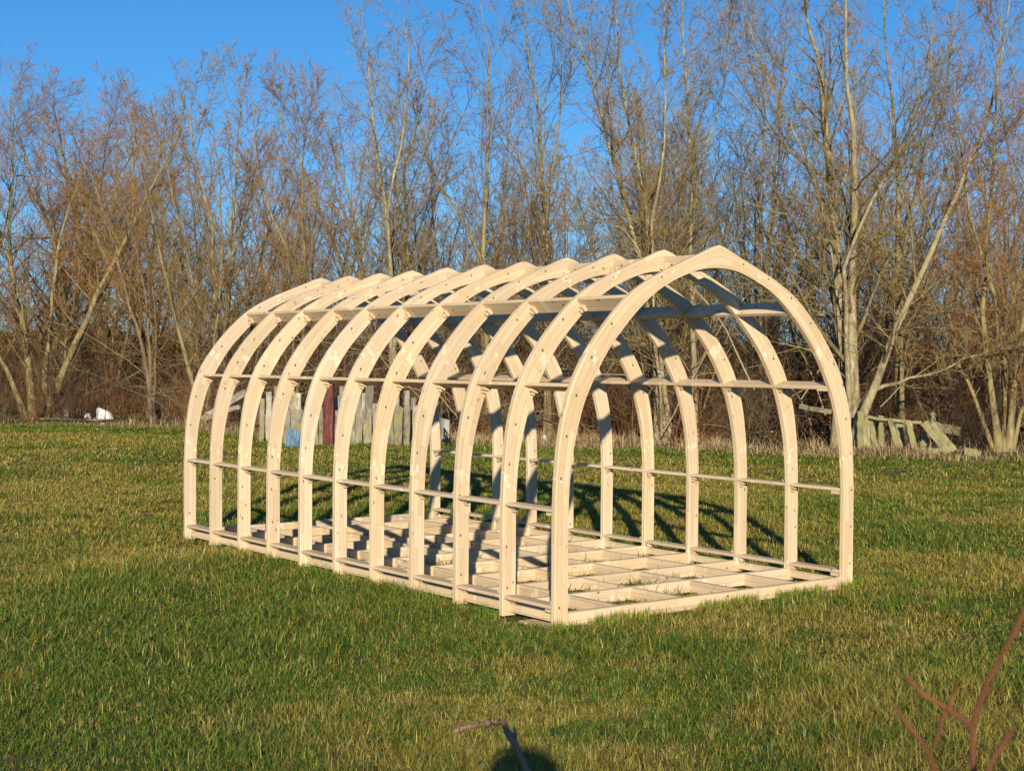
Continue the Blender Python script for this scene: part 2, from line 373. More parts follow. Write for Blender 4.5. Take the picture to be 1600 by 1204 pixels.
# ------------------------------------------------------------------ grass
def blades(px, py, h, wd, yaw, lean, col, z=GZ):
    n = len(px); t = np.stack([np.cos(yaw), np.sin(yaw)], 1); s = np.stack([-t[:, 1], t[:, 0]], 1)
    base = np.stack([px, py, np.full(n, z)-.004], 1); V = np.zeros((n, 5, 3)); sx = np.zeros((n, 3)); sx[:, :2] = s; tx = np.zeros((n, 3)); tx[:, :2] = t
    mid = base+tx*(h*np.sin(lean*.6)*.5)[:, None]; mid[:, 2] += h*.5*np.cos(lean*.6)
    tip = base+tx*(h*np.sin(lean))[:, None]; tip[:, 2] += h*np.maximum(np.cos(lean), .12)
    V[:, 0] = base-sx*(wd*.5)[:, None]; V[:, 1] = base+sx*(wd*.5)[:, None]
    V[:, 2] = mid-sx*(wd*.42)[:, None]; V[:, 3] = mid+sx*(wd*.42)[:, None]; V[:, 4] = tip
    o = np.arange(n)[:, None]*5
    return V.reshape(-1, 3), o+np.array([[0, 1, 3, 2]]), o+np.array([[2, 3, 4]]), np.repeat(col, 5, 0)
def grass_band(d0, d1, dens, clump, rg, margin=1.5):
    hw = 800/F*1.12
    A = hw*(d1**2-d0**2)+2*margin*(d1-d0); nc = int(A*dens/clump)
    d = np.sqrt(rg.uniform(d0**2, d1**2, nc)); x = rg.uniform(-1, 1, nc)*(d*hw+margin)
    cj = rg.uniform(.006, .045, nc)
    cyaw = rg.uniform(0, 2*np.pi, nc); tuft = rg.random(nc)
    k = clump
    X = np.repeat(x, k); Yy = np.repeat(d, k); sp_ = np.repeat(cj, k)
    a = rg.uniform(0, 2*np.pi, nc*k); r = np.sqrt(rg.random(nc*k))*sp_*(1+.05*Yy)
    X = X+np.cos(a)*r; Yy = Yy+np.sin(a)*r
    yaw = np.where(rg.random(nc*k) < .55, a, np.repeat(cyaw, k))+rg.normal(0, .5, nc*k)
    lean = np.clip(np.abs(rg.normal(1.12, .34, nc*k)), 0, 1.5)
    return X, Yy, yaw, lean, np.repeat(tuft, k)
def lawncol(X, Y, tuft, rg):
    n = len(X)
    big = fbm(X*.55+3, Y*.35+8, 3); fine = fbm(X*4.5+40, Y*3.2, 3); e = edge(X)-Y
    streak = fbm(X*.5+70, Y*1.7+20, 3); dry = np.clip((big-.5)*3.2+(fine-.5)*2.2+(streak-.5)*3.2+.46, 0, 1)
    dry = dry*np.clip(e/3.2-.15, .05, 1)                       # lusher strip along the far border
    pg = rg.random(n)
    green = np.array([.095, .18, .020])*rg.uniform(.6, 1.5, (n, 1)); olive = np.array([.335, .275, .046])*rg.uniform(.65, 1.4, (n, 1))
    straw = np.array([.50, .405, .15])*rg.uniform(.6, 1.3, (n, 1))
    c = np.where((pg < .30+.60*dry)[:, None], olive, green)
    c = np.where((rg.random(n) < .07+.26*dry*(tuft > .45))[:, None], straw, c)
    return c
def in_frame(X, Y):
    dx, dy = X-O[0], Y-O[1]; x = dx*XA[0]+dy*XA[1]; y = dx*YA[0]+dy*YA[1]
    ins = (x > -.01) & (x < WID+.01) & (y > -.02) & (y < (NR-1)*SPC+TH+.02)
    jo = ((y % SPC) < TH+.012) | ((y % SPC) > SPC-.012)
    be = np.zeros_like(ins)
    for fx in (.066, .2*WID, .4*WID, .6*WID, .8*WID, WID-.066): be |= np.abs(x-fx) < .026
    return ins, ins & (jo | be), x, y
rg = np.random.default_rng(11)
parts = []
for d0, d1, dens, cl, wmin in ((3.6, 7.5, 19000, 10, .0023), (7.5, 12, 10000, 9, .0032), (12, 19, 4200, 8, .0055), (19, 46, 1200, 6, .010)):
    X, Y, yaw, lean, tuft = grass_band(d0, d1, dens, cl, rg)
    pxx = 800+F*X/Y; ok = (Y < edge(X)+.3+rg.normal(0, .35, len(X))+1.2*(fbm(X*.7, Y*.7, 2)-.5)) | ((pxx > 165) & (pxx < 240) & (Y > 39)) | ((pxx < 95) & (Y > 38.2) & (Y < 41) & (rg.random(len(X)) < .6))
    ins, blk, fx, fy = in_frame(X, Y); ok &= ~blk
    ok &= fbm(X*13, Y*10, 2) > .16                              # small bare gaps
    X, Y, yaw, lean, tuft, ins = (q[ok] for q in (X, Y, yaw, lean, tuft, ins)); n = len(X)
    hn = fbm(X*1.1, Y*1.0, 3); h = (.032+.068*np.clip((hn-.25)*1.7, 0, 1))*rg.uniform(.55, 1.45, n)*(1+.35*(tuft > .86))
    h[ins] *= np.where(rg.random(ins.sum()) < .12, 1.25, .6)
    e = edge(X)-Y; h *= 1+.5*np.clip(1-e/2.2, 0, 1)
    wd = np.maximum(wmin, .00052*Y)*rg.uniform(.6, 1.25, n)
    parts.append(blades(X, Y, h, wd, yaw, lean, lawncol(X, Y, tuft, rg)))
nt_ = 1500; dd_ = np.sqrt(rg.uniform(4.2**2, 13**2, nt_)); xx_ = rg.uniform(-1, 1, nt_)*dd_*.4; kk = 13
keep = fbm(xx_*.8+5, dd_*.6, 3) > .46; dd_, xx_ = dd_[keep], xx_[keep]; nt_ = len(dd_)
X = np.repeat(xx_, kk)+rg.normal(0, .018, nt_*kk); Yy = np.repeat(dd_, kk)+rg.normal(0, .018, nt_*kk); ins, blk, _, _ = in_frame(X, Yy); ok = ~ins
tc_ = np.where(rg.random((nt_, 1)) < .45, np.array([[.42, .36, .10]]), np.array([[.13, .23, .03]])); C_ = np.repeat(tc_, kk, 0)*rg.uniform(.6, 1.25, (nt_*kk, 1))
hh_ = np.repeat(rg.uniform(.05, .10, nt_), kk)*rg.uniform(.6, 1.2, nt_*kk)
parts.append(blades(X[ok], Yy[ok], hh_[ok], rg.uniform(.0025, .004, nt_*kk)[ok], rg.uniform(0, 6.28, nt_*kk)[ok], np.clip(np.abs(rg.normal(.75, .35, nt_*kk)), 0, 1.4)[ok], C_[ok]))
# longer tufts against the timbers, where the mower does not reach
n = 8200; s_ = rg.random(n); side = rg.random(n)
fx = np.where(side < .5, rg.uniform(-.05, WID+.1, n), np.where(side < .8, rg.normal(-.03, .03, n), rg.normal(WID+.04, .04, n)))
fy = np.where(side < .5, -np.abs(rg.normal(.0, .035, n))-.006, rg.uniform(-.1, 5.2, n))
cl = fbm(fx*5+fy*5, fy*3, 2); keep = cl > .42
fx, fy = fx[keep], fy[keep]; Pq = O+XA*fx[:, None]+YA*fy[:, None]; n = len(fx)
ins, blk, _, _ = in_frame(Pq[:, 0], Pq[:, 1]); Pq = Pq[~ins]; n = len(Pq)
parts.append(blades(Pq[:, 0], Pq[:, 1], rg.uniform(.045, .11, n), rg.uniform(.0035, .0055, n), rg.uniform(0, 6.28, n), np.abs(rg.normal(.4, .3, n)), lawncol(Pq[:, 0], Pq[:, 1], rg.random(n), rg)*np.array([.8, 1.0, .8])))
def join(parts):
    V, Q, T, C = [], [], [], []; o = 0
    for v, q, t, c in parts:
        V.append(v); Q.append(q+o); T.append(t+o); C.append(c); o += len(v)
    return np.concatenate(V), np.concatenate(Q), np.concatenate(T), np.concatenate(C)
V, Q, T, C = join(parts)
grass = link('grass', np_mesh('grass', V, Q, T, col=C), GRASS)
tag(grass, 'short mown grass, part green and part straw coloured, covering the lawn', 'grass', kind='stuff')

# dry grass and dead stems along the edge of the wood
n = 60000; x = rg.uniform(-19, 14, n); dd = rg.gamma(1.5, .9, n); far = (rg.random(n) < .72)*np.clip((-7.2-x)/1.5, 0, 1)*6.2; y = edge(x)+dd-.4-.7*np.clip((x-3.5)/2, 0, 1)+far
cl = fbm(x*1.3, y*1.1, 3); keep = rg.random(n) < np.clip((cl-.36)*5, .10, 1); x, y, dd, far = x[keep], y[keep], dd[keep], far[keep]; n = len(x)
left = np.clip((-8-x)/2, 0, 1)
tallw = (far > 3)*1.; h = rg.uniform(.07, .30, n)*(.7+.9*fbm(x*.9+9, y*.9, 2))*(1+1.9*tallw)*(1-.68*left*(1-tallw))*(.5+.7*np.clip(dd, 0, 1)); lean = np.abs(rg.normal(1.05, .4, n))*(1-.5*tallw)
cA = np.array([.52, .385, .20]); cB = np.array([.21, .105, .05]); mixf = np.clip(tallw*.7+rg.random(n)*.6-.2, 0, 1)[:, None]
C = (cA*(1-mixf)+cB*mixf)*rg.uniform(.5, 1.3, (n, 1))
V, Q, T, C = blades(x, y, h, rg.uniform(.008, .017, n), rg.uniform(0, 6.28, n), lean, C)
dry = link('dry_grass', np_mesh('dry_grass', V, Q, T, col=C), STRAW)
tag(dry, 'dry straw coloured grass and dead stems along the foot of the trees', 'dry grass', kind='stuff')

# ------------------------------------------------------------------ tubes and trees
def tubes(P, R, S=3):
    """P (N,K,3) polylines, R (N,K) radii -> verts, quads"""
    N, K, _ = P.shape
    if N == 0: return np.zeros((0, 3)), np.zeros((0, 4), int)
    T = np.gradient(P, axis=1); T /= np.linalg.norm(T, axis=2, keepdims=True)+1e-9
    ref = np.where(np.abs(T[:, :1, 2:]) > .85, np.array([1., 0, 0]), np.array([0, 0, 1.]))
    A = np.cross(T, ref); A /= np.linalg.norm(A, axis=2, keepdims=True)+1e-9; B = np.cross(T, A)
    ang = np.arange(S)*2*np.pi/S
    V = P[:, :, None]+R[:, :, None, None]*(A[:, :, None]*np.cos(ang)[:, None]+B[:, :, None]*np.sin(ang)[:, None])
    i = np.arange(N)[:, None, None]*K*S; k = np.arange(K-1)[None, :, None]*S; s = np.arange(S)[None, None]; s2 = (s+1) % S
    Q = np.stack([i+k+s, i+k+s2, i+k+S+s2, i+k+S+s], -1).reshape(-1, 4)
    return V.reshape(-1, 3), Q
def vq(lst):
    V, Q = [], []; o = 0
    for v, q in lst: V.append(v); Q.append(q+o); o += len(v)
    return np.concatenate(V), np.concatenate(Q)
def resample(P, K, n=140):
    P = np.asarray(P, float); s = np.concatenate([[0], np.cumsum(np.linalg.norm(np.diff(P, axis=0), axis=1))])
    t = np.linspace(0, s[-1], n); q = np.stack([np.interp(t, s, P[:, j]) for j in range(3)], 1)
    for _ in range(6): q[1:-1] = (q[:-2]+2*q[1:-1]+q[2:])/4
    u = np.linspace(0, n-1, K); i = np.minimum(u.astype(int), n-2); f = (u-i)[:, None]
    return q[i]*(1-f)+q[i+1]*f
def spawn(P, R, n, K, t0, t1, ang, ratio, trop, wig, rg, rmin=.0022, rk=.55, taper=.65, clear=None):
    """n children on every branch of (P,R)"""
    N, Kp, _ = P.shape
    L = np.linalg.norm(np.diff(P, axis=1), axis=2).sum(1)
    t = (np.arange(n)[None]+rg.random((N, n)))/n; t = t0+(t1-t0)*t**.9
    u = t*(Kp-1); i = np.minimum(u.astype(int), Kp-2); f = (u-i)[..., None]; r_ = np.arange(N)[:, None]
    st = P[r_, i]*(1-f)+P[r_, i+1]*f; tg = P[r_, i+1]-P[r_, i]; tg /= np.linalg.norm(tg, axis=2, keepdims=True)+1e-9
    pr = R[r_, i]*(1-f[..., 0])+R[r_, i+1]*f[..., 0]
    rv = rg.normal(size=(N, n, 3)); rv -= (rv*tg).sum(2, keepdims=True)*tg; rv /= np.linalg.norm(rv, axis=2, keepdims=True)
    a = np.radians(rg.uniform(ang[0], ang[1], (N, n)))[..., None]; d = np.cos(a)*tg+np.sin(a)*rv
    ln = L[:, None]*ratio*(1-taper*t)*rg.uniform(.55, 1.3, (N, n))
    m = N*n; d = d.reshape(m, 3); ln = ln.ravel(); p = st.reshape(m, 3); r0 = np.minimum(pr.ravel()*rk*rg.uniform(.6, 1.1, m), pr.ravel()*.8)
    r0 = np.maximum(r0, rmin); out = [p]
    for k in range(K-1):
        d = d+rg.normal(0, wig, (m, 3)); d[:, 2] += trop; d /= np.linalg.norm(d, axis=1, keepdims=True); p = p+d*(ln/(K-1))[:, None]; out.append(p)
    Pn = np.stack(out, 1); Rn = np.maximum(r0[:, None]*np.linspace(1, .3, K)[None], rmin*.65)
    return Pn, Rn
def make_tree_parts(stems, rg, n1, n2, n3, rmin=.0037, spread=(26, 66), t0=.14, ratio1=.33, trop=.12):
    """stems: list of (points, r0, r1)"""
    Kp = 14
    SP = np.stack([resample(p, Kp) for p, _, _ in stems]); SR = np.stack([a+(b-a)*np.linspace(0, 1, Kp)**.85 for _, a, b in stems])
    flare = 1+.55*np.exp(-np.arange(Kp)*1.4); SR = SR*flare[None]
    SP[:, 2:] += rg.normal(0, .02, SP[:, 2:].shape)
    P1, R1 = spawn(SP, SR, n1, 7, t0, .98, spread, ratio1, trop, .10, rg, rmin*2.0, .46)
    P2, R2 = spawn(P1, R1, n2, 5, .10, .98, (28, 68), .46, trop*.55, .09, rg, rmin*1.35, .55)
    P3, R3 = spawn(P2, R2, n3, 3, .10, .99, (25, 62), .46, trop*.6, .05, rg, rmin, .6, taper=.45)
    # tips of the stems carry twigs of their own
    trunk = tubes(SP, SR, 9); limb = tubes(P1, R1, 5); crown = vq([limb, tubes(P2, R2, 3), tubes(P3, R3, 3)])
    return trunk, crown, len(limb[1])
LIMB = bark('limb_bark', (.06, .042, .025), (.155, .112, .062), (.28, .225, .13), (.22, .18, .075), .56)
def crown_mesh(cv, cq, nl, tw):
    me = np_mesh('crown', cv, cq); me.materials.append(LIMB); me.materials.append(tw)
    mi = np.ones(len(cq), np.int32); mi[:nl] = 0; me.polygons.foreach_set('material_index', mi); return me
def build_tree(name, label, cat, base, stems, rg, bk, tw, group=None, **k):
    root = empty(name, base); tag(root, label, cat, group)
    base = np.asarray(base)
    (tv, tq), (cv, cq), nl = make_tree_parts([(np.asarray(p)-base, a, b) for p, a, b in stems], rg, **k)
    link('trunk', np_mesh('trunk', tv, tq, smooth=True), BARKS[bk], root)
    link('crown', crown_mesh(cv, cq, nl, TWIGS[tw]), None, root)
    return root
def stem_px(pts, d, rg, wpx, tip=.05):
    """a stem drawn through photo pixels at distance d, wandering in depth as it climbs"""
    dz = np.concatenate([[0], np.cumsum(rg.normal(0, .30, len(pts)-1))])
    P = [at(x, y, d+z) for (x, y), z in zip(pts, dz)]
    if P[0][2] < 1.0: P[0][2] = GZ-.05
    r = wpx/2/F*d; return (P, r, max(r*tip, .005))
TREES = [
 # label, category base, depth, base px, bark, twig, [(width px, pixels)...]
 ('clump of leaning olive stems, furthest left behind the junk pile', 47, 112, 1, 1, [
   (15, [(133, 636), (112, 560), (100, 490), (95, 424), (70, 340), (38, 240), (20, 170)]),
   (15, [(148, 636), (153, 570), (158, 498), (139, 405), (123, 350), (105, 280), (88, 190), (80, 130)]),
   (9, [(75, 636), (62, 580), (30, 510), (5, 470), (-30, 420)]),
   (10, [(60, 636), (38, 560), (20, 470), (14, 360), (22, 260), (16, 170), (20, 120)]),
   (10, [(158, 636), (165, 540), (170, 430), (180, 320), (185, 220), (180, 150)])], dict(n1=44, n2=11, n3=11, spread=(30, 80), ratio1=.36, t0=.2)),
 ('twin trunked pale tree beside the black stake', 46, 240, 1, 0, [
   (14, [(240, 638), (228, 560), (218, 480), (214, 400), (208, 300), (205, 220), (200, 150)]),
   (10, [(250, 638), (243, 560), (240, 500), (236, 420), (245, 330), (250, 240), (255, 170)])], dict(n1=30, n2=11, n3=10)),
 ('slanting grey limbed tree leaning left behind the frame', 41, 390, 0, 0, [
   (10, [(398, 650), (362, 610), (320, 568), (275, 500), (218, 428), (180, 370), (150, 300)]),
   (8, [(402, 650), (372, 560), (320, 480), (280, 420), (240, 350)])], dict(n1=26, n2=11, n3=8)),
 ('tall pale forked tree over the rear ribs of the frame', 37, 345, 0, 0, [
   (13, [(342, 660), (340, 600), (337, 545), (336, 450), (335, 382), (322, 312), (300, 230), (296, 150), (330, 95)]),
   (11, [(352, 660), (352, 580), (354, 498), (360, 390), (366, 290), (372, 200), (384, 120)])], dict(n1=30, n2=11, n3=10)),
 ('olive tree leaning left above the third rib from the back', 35, 472, 1, 1, [
   (11, [(484, 665), (476, 540), (469, 431), (448, 390), (425, 347), (405, 280), (395, 200), (400, 130)]),
   (8, [(482, 665), (478, 520), (474, 400), (470, 300), (475, 210), (490, 140)])], dict(n1=30, n2=11, n3=10)),
 ('dark tree leaning left above the middle of the frame', 32, 575, 2, 2, [
   (9, [(590, 676), (582, 540), (570, 431), (552, 370), (537, 329), (500, 256), (470, 190), (455, 130)])], dict(n1=26, n2=11, n3=10)),
 ('tallest pale tree left of centre, forking into two straight tops', 30, 612, 0, 0, [
   (14, [(616, 682), (613, 560), (610, 427), (603, 310), (590, 250), (584, 219), (581, 139), (572, 60), (566, 20)]),
   (11, [(618, 682), (614, 560), (612, 430), (607, 320), (620, 265), (630, 219), (640, 150), (640, 80), (630, 25)])], dict(n1=26, n2=10, n3=8)),
 ('slim upright tree with fan of fine branches just right of the tall forked one', 34, 636, 1, 0, [
   (9, [(640, 668), (638, 540), (636, 420), (636, 336), (628, 270), (655, 200), (668, 120), (672, 80)])], dict(n1=26, n2=11, n3=9)),
 ('broad tree forking low into a left leaning limb and an upright one', 31, 753, 1, 2, [
   (12, [(760, 679), (757, 540), (753, 402), (715, 330), (683, 278), (658, 205), (640, 130)]),
   (11, [(764, 679), (760, 540), (756, 410), (752, 350), (760, 280), (763, 234), (767, 110), (754, 20), (750, -30)])], dict(n1=26, n2=10, n3=8)),
 ('olive barked tree between the low fork and the wide fan of stems', 31, 851, 1, 0, [
   (12, [(856, 679), (854, 540), (851, 409), (849, 274), (840, 183), (824, 73), (815, -20), (812, -80)]),
   (8, [(858, 679), (856, 500), (853, 330), (866, 260), (875, 180), (878, 60), (876, -40)])], dict(n1=26, n2=10, n3=8)),
 ('wide fan of three pale stems above the front arches', 28.5, 1020, 0, 0, [
   (13, [(1040, 688), (1022, 560), (997, 398), (965, 281), (946, 205), (928, 128), (902, 60), (880, -20), (870, -80)]),
   (13, [(1030, 688), (1024, 540), (1012, 365), (1001, 263), (979, 190), (968, 120), (960, 20), (958, -80)]),
   (9, [(1048, 688), (1030, 500), (1018, 350), (1038, 256), (1041, 146), (1038, 36), (1036, -80)]),
   (7, [(1036, 688), (1020, 460), (990, 370), (930, 335), (880, 318), (840, 300)])], dict(n1=30, n2=11, n3=10)),
 ('straight pale tree directly behind the peak of the front arch', 29, 1081, 0, 0, [
   (11, [(1086, 687), (1084, 540), (1081, 387), (1080, 292), (1074, 183), (1068, 80), (1066, -20), (1066, -90)]),
   (7, [(1086, 687), (1083, 480), (1081, 330), (1100, 240), (1132, 146), (1140, 60), (1150, -50)])], dict(n1=26, n2=10, n3=8)),
 ('dark slim tree right of the front arch peak', 31, 1190, 2, 2, [
   (9, [(1192, 679), (1190, 520), (1186, 400), (1188, 300), (1196, 200), (1170, 90), (1160, -20)]),
   (7, [(1196, 679), (1196, 520), (1200, 380), (1220, 280), (1214, 180), (1225, 80), (1235, -60)])], dict(n1=26, n2=10, n3=8)),
 ('largest tree, two thick pale trunks rising beside the right leg of the front arch', 26.6, 1320, 0, 0, [
   (22, [(1312, 698), (1312, 560), (1306, 420), (1302, 329), (1291, 219), (1284, 110), (1262, 36), (1240, -60), (1230, -120)]),
   (21, [(1336, 698), (1334, 560), (1332, 420), (1335, 329), (1335, 201), (1317, 110), (1322, 0), (1325, -120)]),
   (10, [(1330, 698), (1322, 520), (1318, 420), (1345, 350), (1390, 260), (1425, 190), (1450, 100), (1470, -40)]),
   (7, [(1318, 698), (1308, 470), (1300, 370), (1262, 250), (1210, 140), (1170, 40), (1150, -50)])], dict(n1=26, n2=10, n3=8)),
 ('pale trunk leaning hard right across the wood', 26.2, 1340, 0, 0, [
   (15, [(1330, 700), (1352, 632), (1400, 520), (1440, 420), (1500, 300), (1545, 180), (1562, 110), (1575, 20), (1580, -60)]),
   (6, [(1362, 610), (1400, 596), (1450, 585), (1500, 565), (1560, 545), (1620, 535)])], dict(n1=26, n2=10, n3=8)),
 ('mossy upright tree behind the heap of green planks', 28, 1405, 1, 1, [
   (15, [(1408, 692), (1405, 640), (1403, 520), (1402, 400), (1404, 300), (1398, 200), (1385, 90), (1380, -20), (1380, -80)]),
   (9, [(1410, 692), (1408, 520), (1410, 380), (1440, 270), (1470, 170), (1490, 60), (1500, -60)])], dict(n1=26, n2=10, n3=8)),
 ('spreading many stemmed bush of a tree at the far right edge', 26.5, 1565, 1, 1, [
   (11, [(1562, 699), (1548, 600), (1536, 500), (1545, 380), (1552, 250), (1560, 120), (1566, -20)]),
   (10, [(1570, 699), (1572, 600), (1560, 480), (1520, 350), (1500, 230), (1495, 100)]),
   (11, [(1576, 699), (1584, 600), (1600, 480), (1612, 330), (1620, 180), (1640, 30)]),
   (8, [(1556, 699), (1520, 620), (1490, 540), (1478, 440), (1470, 340)]),
   (8, [(1580, 699), (1604, 620), (1640, 540), (1670, 440)])], dict(n1=26, n2=11, n3=8)),
]
for ti, (lab, d, bx, bk, tw, stems, kw) in enumerate(TREES):
    rg_ = np.random.default_rng(100+ti)
    build_tree('bare_tree', lab, 'tree', ground(bx, d), [stem_px(p, d, rg_, wp) for wp, p in stems], rg_, bk, tw, group='front row of bare trees at the edge of the wood', **kw)
# the wood behind: a few grown trees, then copies
def wild_stems(rg, h, ns):
    out = []
    for j in range(ns):
        a = rg.uniform(0, 6.28); l = rg.uniform(.05, .32); P = [np.array([0., 0, -.05])+rg.normal(0, .08, 3)*np.array([1, 1, 0])]; dv = np.array([math.cos(a)*l, math.sin(a)*l, 1.])
        hh = h*rg.uniform(.75, 1.05)
        for q in range(7): dv = dv+rg.normal(0, .07, 3)*np.array([1, 1, 0]); P.append(P[-1]+dv*hh/7)
        out.append((P, rg.uniform(.055, .10), .010))
    return out
protos = []
for q in range(7):
    rg_ = np.random.default_rng(300+q)
    protos.append(make_tree_parts(wild_stems(rg_, 9.0, (2, 3, 1, 3, 2, 4, 2)[q]), rg_, n1=(20, 18, 30, 17, 22, 15, 22)[q], n2=9, n3=8, rmin=.0045))
pm = [(np_mesh('trunk', t[0], t[1], smooth=True), crown_mesh(c[0], c[1], nl, TWIGS[(1, 0, 2, 1, 0, 2, 1)[q_]])) for q_, (t, c, nl) in enumerate(protos)]
for q, (a, b) in enumerate(pm): a.materials.append(BARKS[(1, 2, 0, 2, 1, 2, 2)[q]])
rg_ = np.random.default_rng(21); spots = []
for d, cnt in ((33, 11), (38, 14), (42, 16), (48, 18), (55, 20)):
    for j in range(cnt):
        px = -120+1840*(j+.5+rg_.uniform(-.4, .4))/cnt; dd = d+rg_.uniform(-2, 2)
        if dd < edge((px-800)/F*dd)+2.5: continue
        spots.append((px, dd))
for j, (px, d) in enumerate(spots):
    ty = np.interp(px, [0, 150, 300, 520, 700, 800, 1000, 1600], [165, 190, 205, 225, 230, 210, 190, 150])+rg_.normal(0, 50)
    top = at(px, ty, d)[2]; s = np.clip(top/9.3, .45, 1.35)
    r = empty('wood_tree', ground(px, d)); tag(r, 'bare tree deep in the wood behind the front row of trunks', 'tree', 'bare trees massed behind the front row')
    r.rotation_euler = (0, 0, rg_.uniform(0, 6.28)); r.scale = (s*rg_.uniform(.8, 1.05), s*rg_.uniform(.8, 1.05), s)
    q = j % len(pm)
    if px < 300 and j % 2: q = 0; r.scale[0] *= 1.4; r.scale[1] *= 1.4
    link('trunk', pm[q][0], None, r); link('crown', pm[q][1], None, r)

# undergrowth: arching bramble and sapling stems, one mass nobody could count
def shrub(rg, h, ns):
    a = rg.uniform(0, 6.28, ns); l = rg.uniform(.05, .8, ns); d = np.stack([np.cos(a)*l, np.sin(a)*l, np.ones(ns)], 1); d /= np.linalg.norm(d, axis=1, keepdims=True)
    p = np.stack([rg.normal(0, .25, ns), rg.normal(0, .25, ns), np.zeros(ns)], 1); ln = h*rg.uniform(.45, 1.1, ns); out = [p]; drop = rg.uniform(-.02, .22, ns)
    for k in range(6): d = d+rg.normal(0, .10, (ns, 3)); d[:, 2] -= drop; d /= np.linalg.norm(d, axis=1, keepdims=True); p = p+d*(ln/6)[:, None]; out.append(p)
    P = np.stack(out, 1); R = rg.uniform(.006, .013, ns)[:, None]*np.linspace(1, .35, 7)[None]
    P1, R1 = spawn(P, R, 8, 4, .15, .98, (25, 65), .34, .03, .16, rg, .0052, .6)
    P2, R2 = spawn(P1, R1, 3, 3, .2, .98, (25, 60), .5, .03, .14, rg, .0046, .7)
    return vq([tubes(P, R, 4), tubes(P1, R1, 3), tubes(P2, R2, 3)])
SHC = np.array([(.13, .058, .028), (.18, .085, .036), (.07, .046, .028), (.25, .19, .095), (.18, .12, .06), (.10, .066, .036)])
sp_ = [shrub(np.random.default_rng(500+q), 3.0, 14) for q in range(6)]
rg_ = np.random.default_rng(33); lst = []; cl_ = []
for j in range(720):
    tall = j % 2 == 0
    d = rg_.uniform(25, 54); px = rg_.uniform(-160, 1760); x = (px-800)/F*d; ed = edge(x)+1.2+1.5*tall
    if d < ed: d = ed+rg_.gamma(1.2, 3.0); x = (px-800)/F*d
    if 165 < px < 235 and d < 60 and rg_.random() < .85: continue
    if px < 430 and d < 43 and rg_.random() < .6: continue
    v, qd = sp_[j % 6]; a = rg_.uniform(0, 6.28); s = rg_.uniform(.5, 1.2)*(1.0 if d > ed+2 else .7); sz = s*(rg_.uniform(1.3, 2.3) if tall else rg_.uniform(.7, 1.1))
    c_, s_ = math.cos(a), math.sin(a); Rm = np.array([[c_, -s_, 0], [s_, c_, 0], [0, 0, 1]])
    lst.append(((v*np.array([s*(.8 if tall else 1.15), s*(.8 if tall else 1.15), sz]))@Rm.T+np.array([x, d, GZ-.03]), qd))
    cl_.append(np.repeat((SHC[rg_.integers(6)]*rg_.uniform(.6, 1.25))[None], len(v), 0))
ns = 420; d_ = rg_.uniform(25.5, 44, ns); x_ = (rg_.uniform(-100, 1700, ns)-800)/F*d_; d_ = np.maximum(d_, edge(x_)+.9+rg_.gamma(1.3, 1.6, ns)); x_ = x_*1.0
a_ = rg_.uniform(0, 6.28, ns); el = rg_.uniform(.1, 1.15, ns); dv = np.stack([np.cos(a_)*np.cos(el), np.sin(a_)*np.cos(el)*.6, np.sin(el)], 1); farl = np.clip((-4-x_)/4, 0, 1); p_ = np.stack([x_, d_+farl*rg_.uniform(2, 9, ns), rg_.uniform(.0, 1.4, ns)*(1-.4*farl)], 1); o_ = [p_]; ln = rg_.uniform(1.2, 3.8, ns)
for k in range(8): dv = dv+rg_.normal(0, .10, (ns, 3)); dv[:, 2] -= .07; dv /= np.linalg.norm(dv, axis=1, keepdims=True); p_ = p_+dv*(ln/8)[:, None]; o_.append(p_)
PB = np.stack(o_, 1); PB[:, :, 2] = np.maximum(PB[:, :, 2], .02); RB = (rg_.uniform(.009, .021, ns)*(1-.35*farl))[:, None]*np.linspace(1, .3, 9)[None]
PC, RC = spawn(PB, RB, 5, 4, .2, .98, (25, 65), .35, .02, .12, rg_, .006, .6)
for P_, R_, S_ in ((PB, RB, 5), (PC, RC, 3)):
    v, qd = tubes(P_, R_, S_); lst.append((v, qd)); cl_.append(np.repeat(np.repeat(np.array([[.30, .245, .14]])*rg_.uniform(.5, 1.2, (len(P_), 1)), 1, 0), P_.shape[1]*S_, 0))
V, Q = vq(lst)
und = link('undergrowth', np_mesh('undergrowth', V, Q, col=np.concatenate(cl_)), colmat('bramble_stems', .0, .8))
tag(und, 'tangled bare red brown brambles and saplings between the trunks', 'undergrowth', kind='stuff')
# far evergreen hedge closing the view below the crowns
rg_ = np.random.default_rng(44); n = 150000
x = rg_.uniform(-34, 34, n); hh = 1.5+1.3*fbm(x*.35, x*0+3, 3)+.5*np.clip((-12-x)/5, 0, 1); z = hh*rg_.random(n)**.85; y = 60+rg_.normal(0, 1.8, n)*np.clip(1.15-z/hh*.6, .3, 1)
a = rg_.normal(size=(n, 3)); a /= np.linalg.norm(a, axis=1, keepdims=True); b_ = np.cross(a, rg_.normal(size=(n, 3))); b_ /= np.linalg.norm(b_, axis=1, keepdims=True)
c = np.stack([x, y, z], 1); s = rg_.uniform(.07, .15, (n, 1)); V = np.stack([c-a*s, c+b_*s*.5, c+a*s, c-b_*s*.5], 1).reshape(-1, 3)
Q = np.arange(n)[:, None]*4+np.arange(4)[None]
hc = np.repeat(np.array([.022, .030, .014])*rg_.uniform(.5, 1.5, (n, 1)), 4, 0)
hd = link('hedge', np_mesh('hedge', V, Q, col=hc), colmat('hedge_leaves', .2)); tag(hd, 'dark evergreen hedge far behind the trunks', 'hedge', kind='stuff')

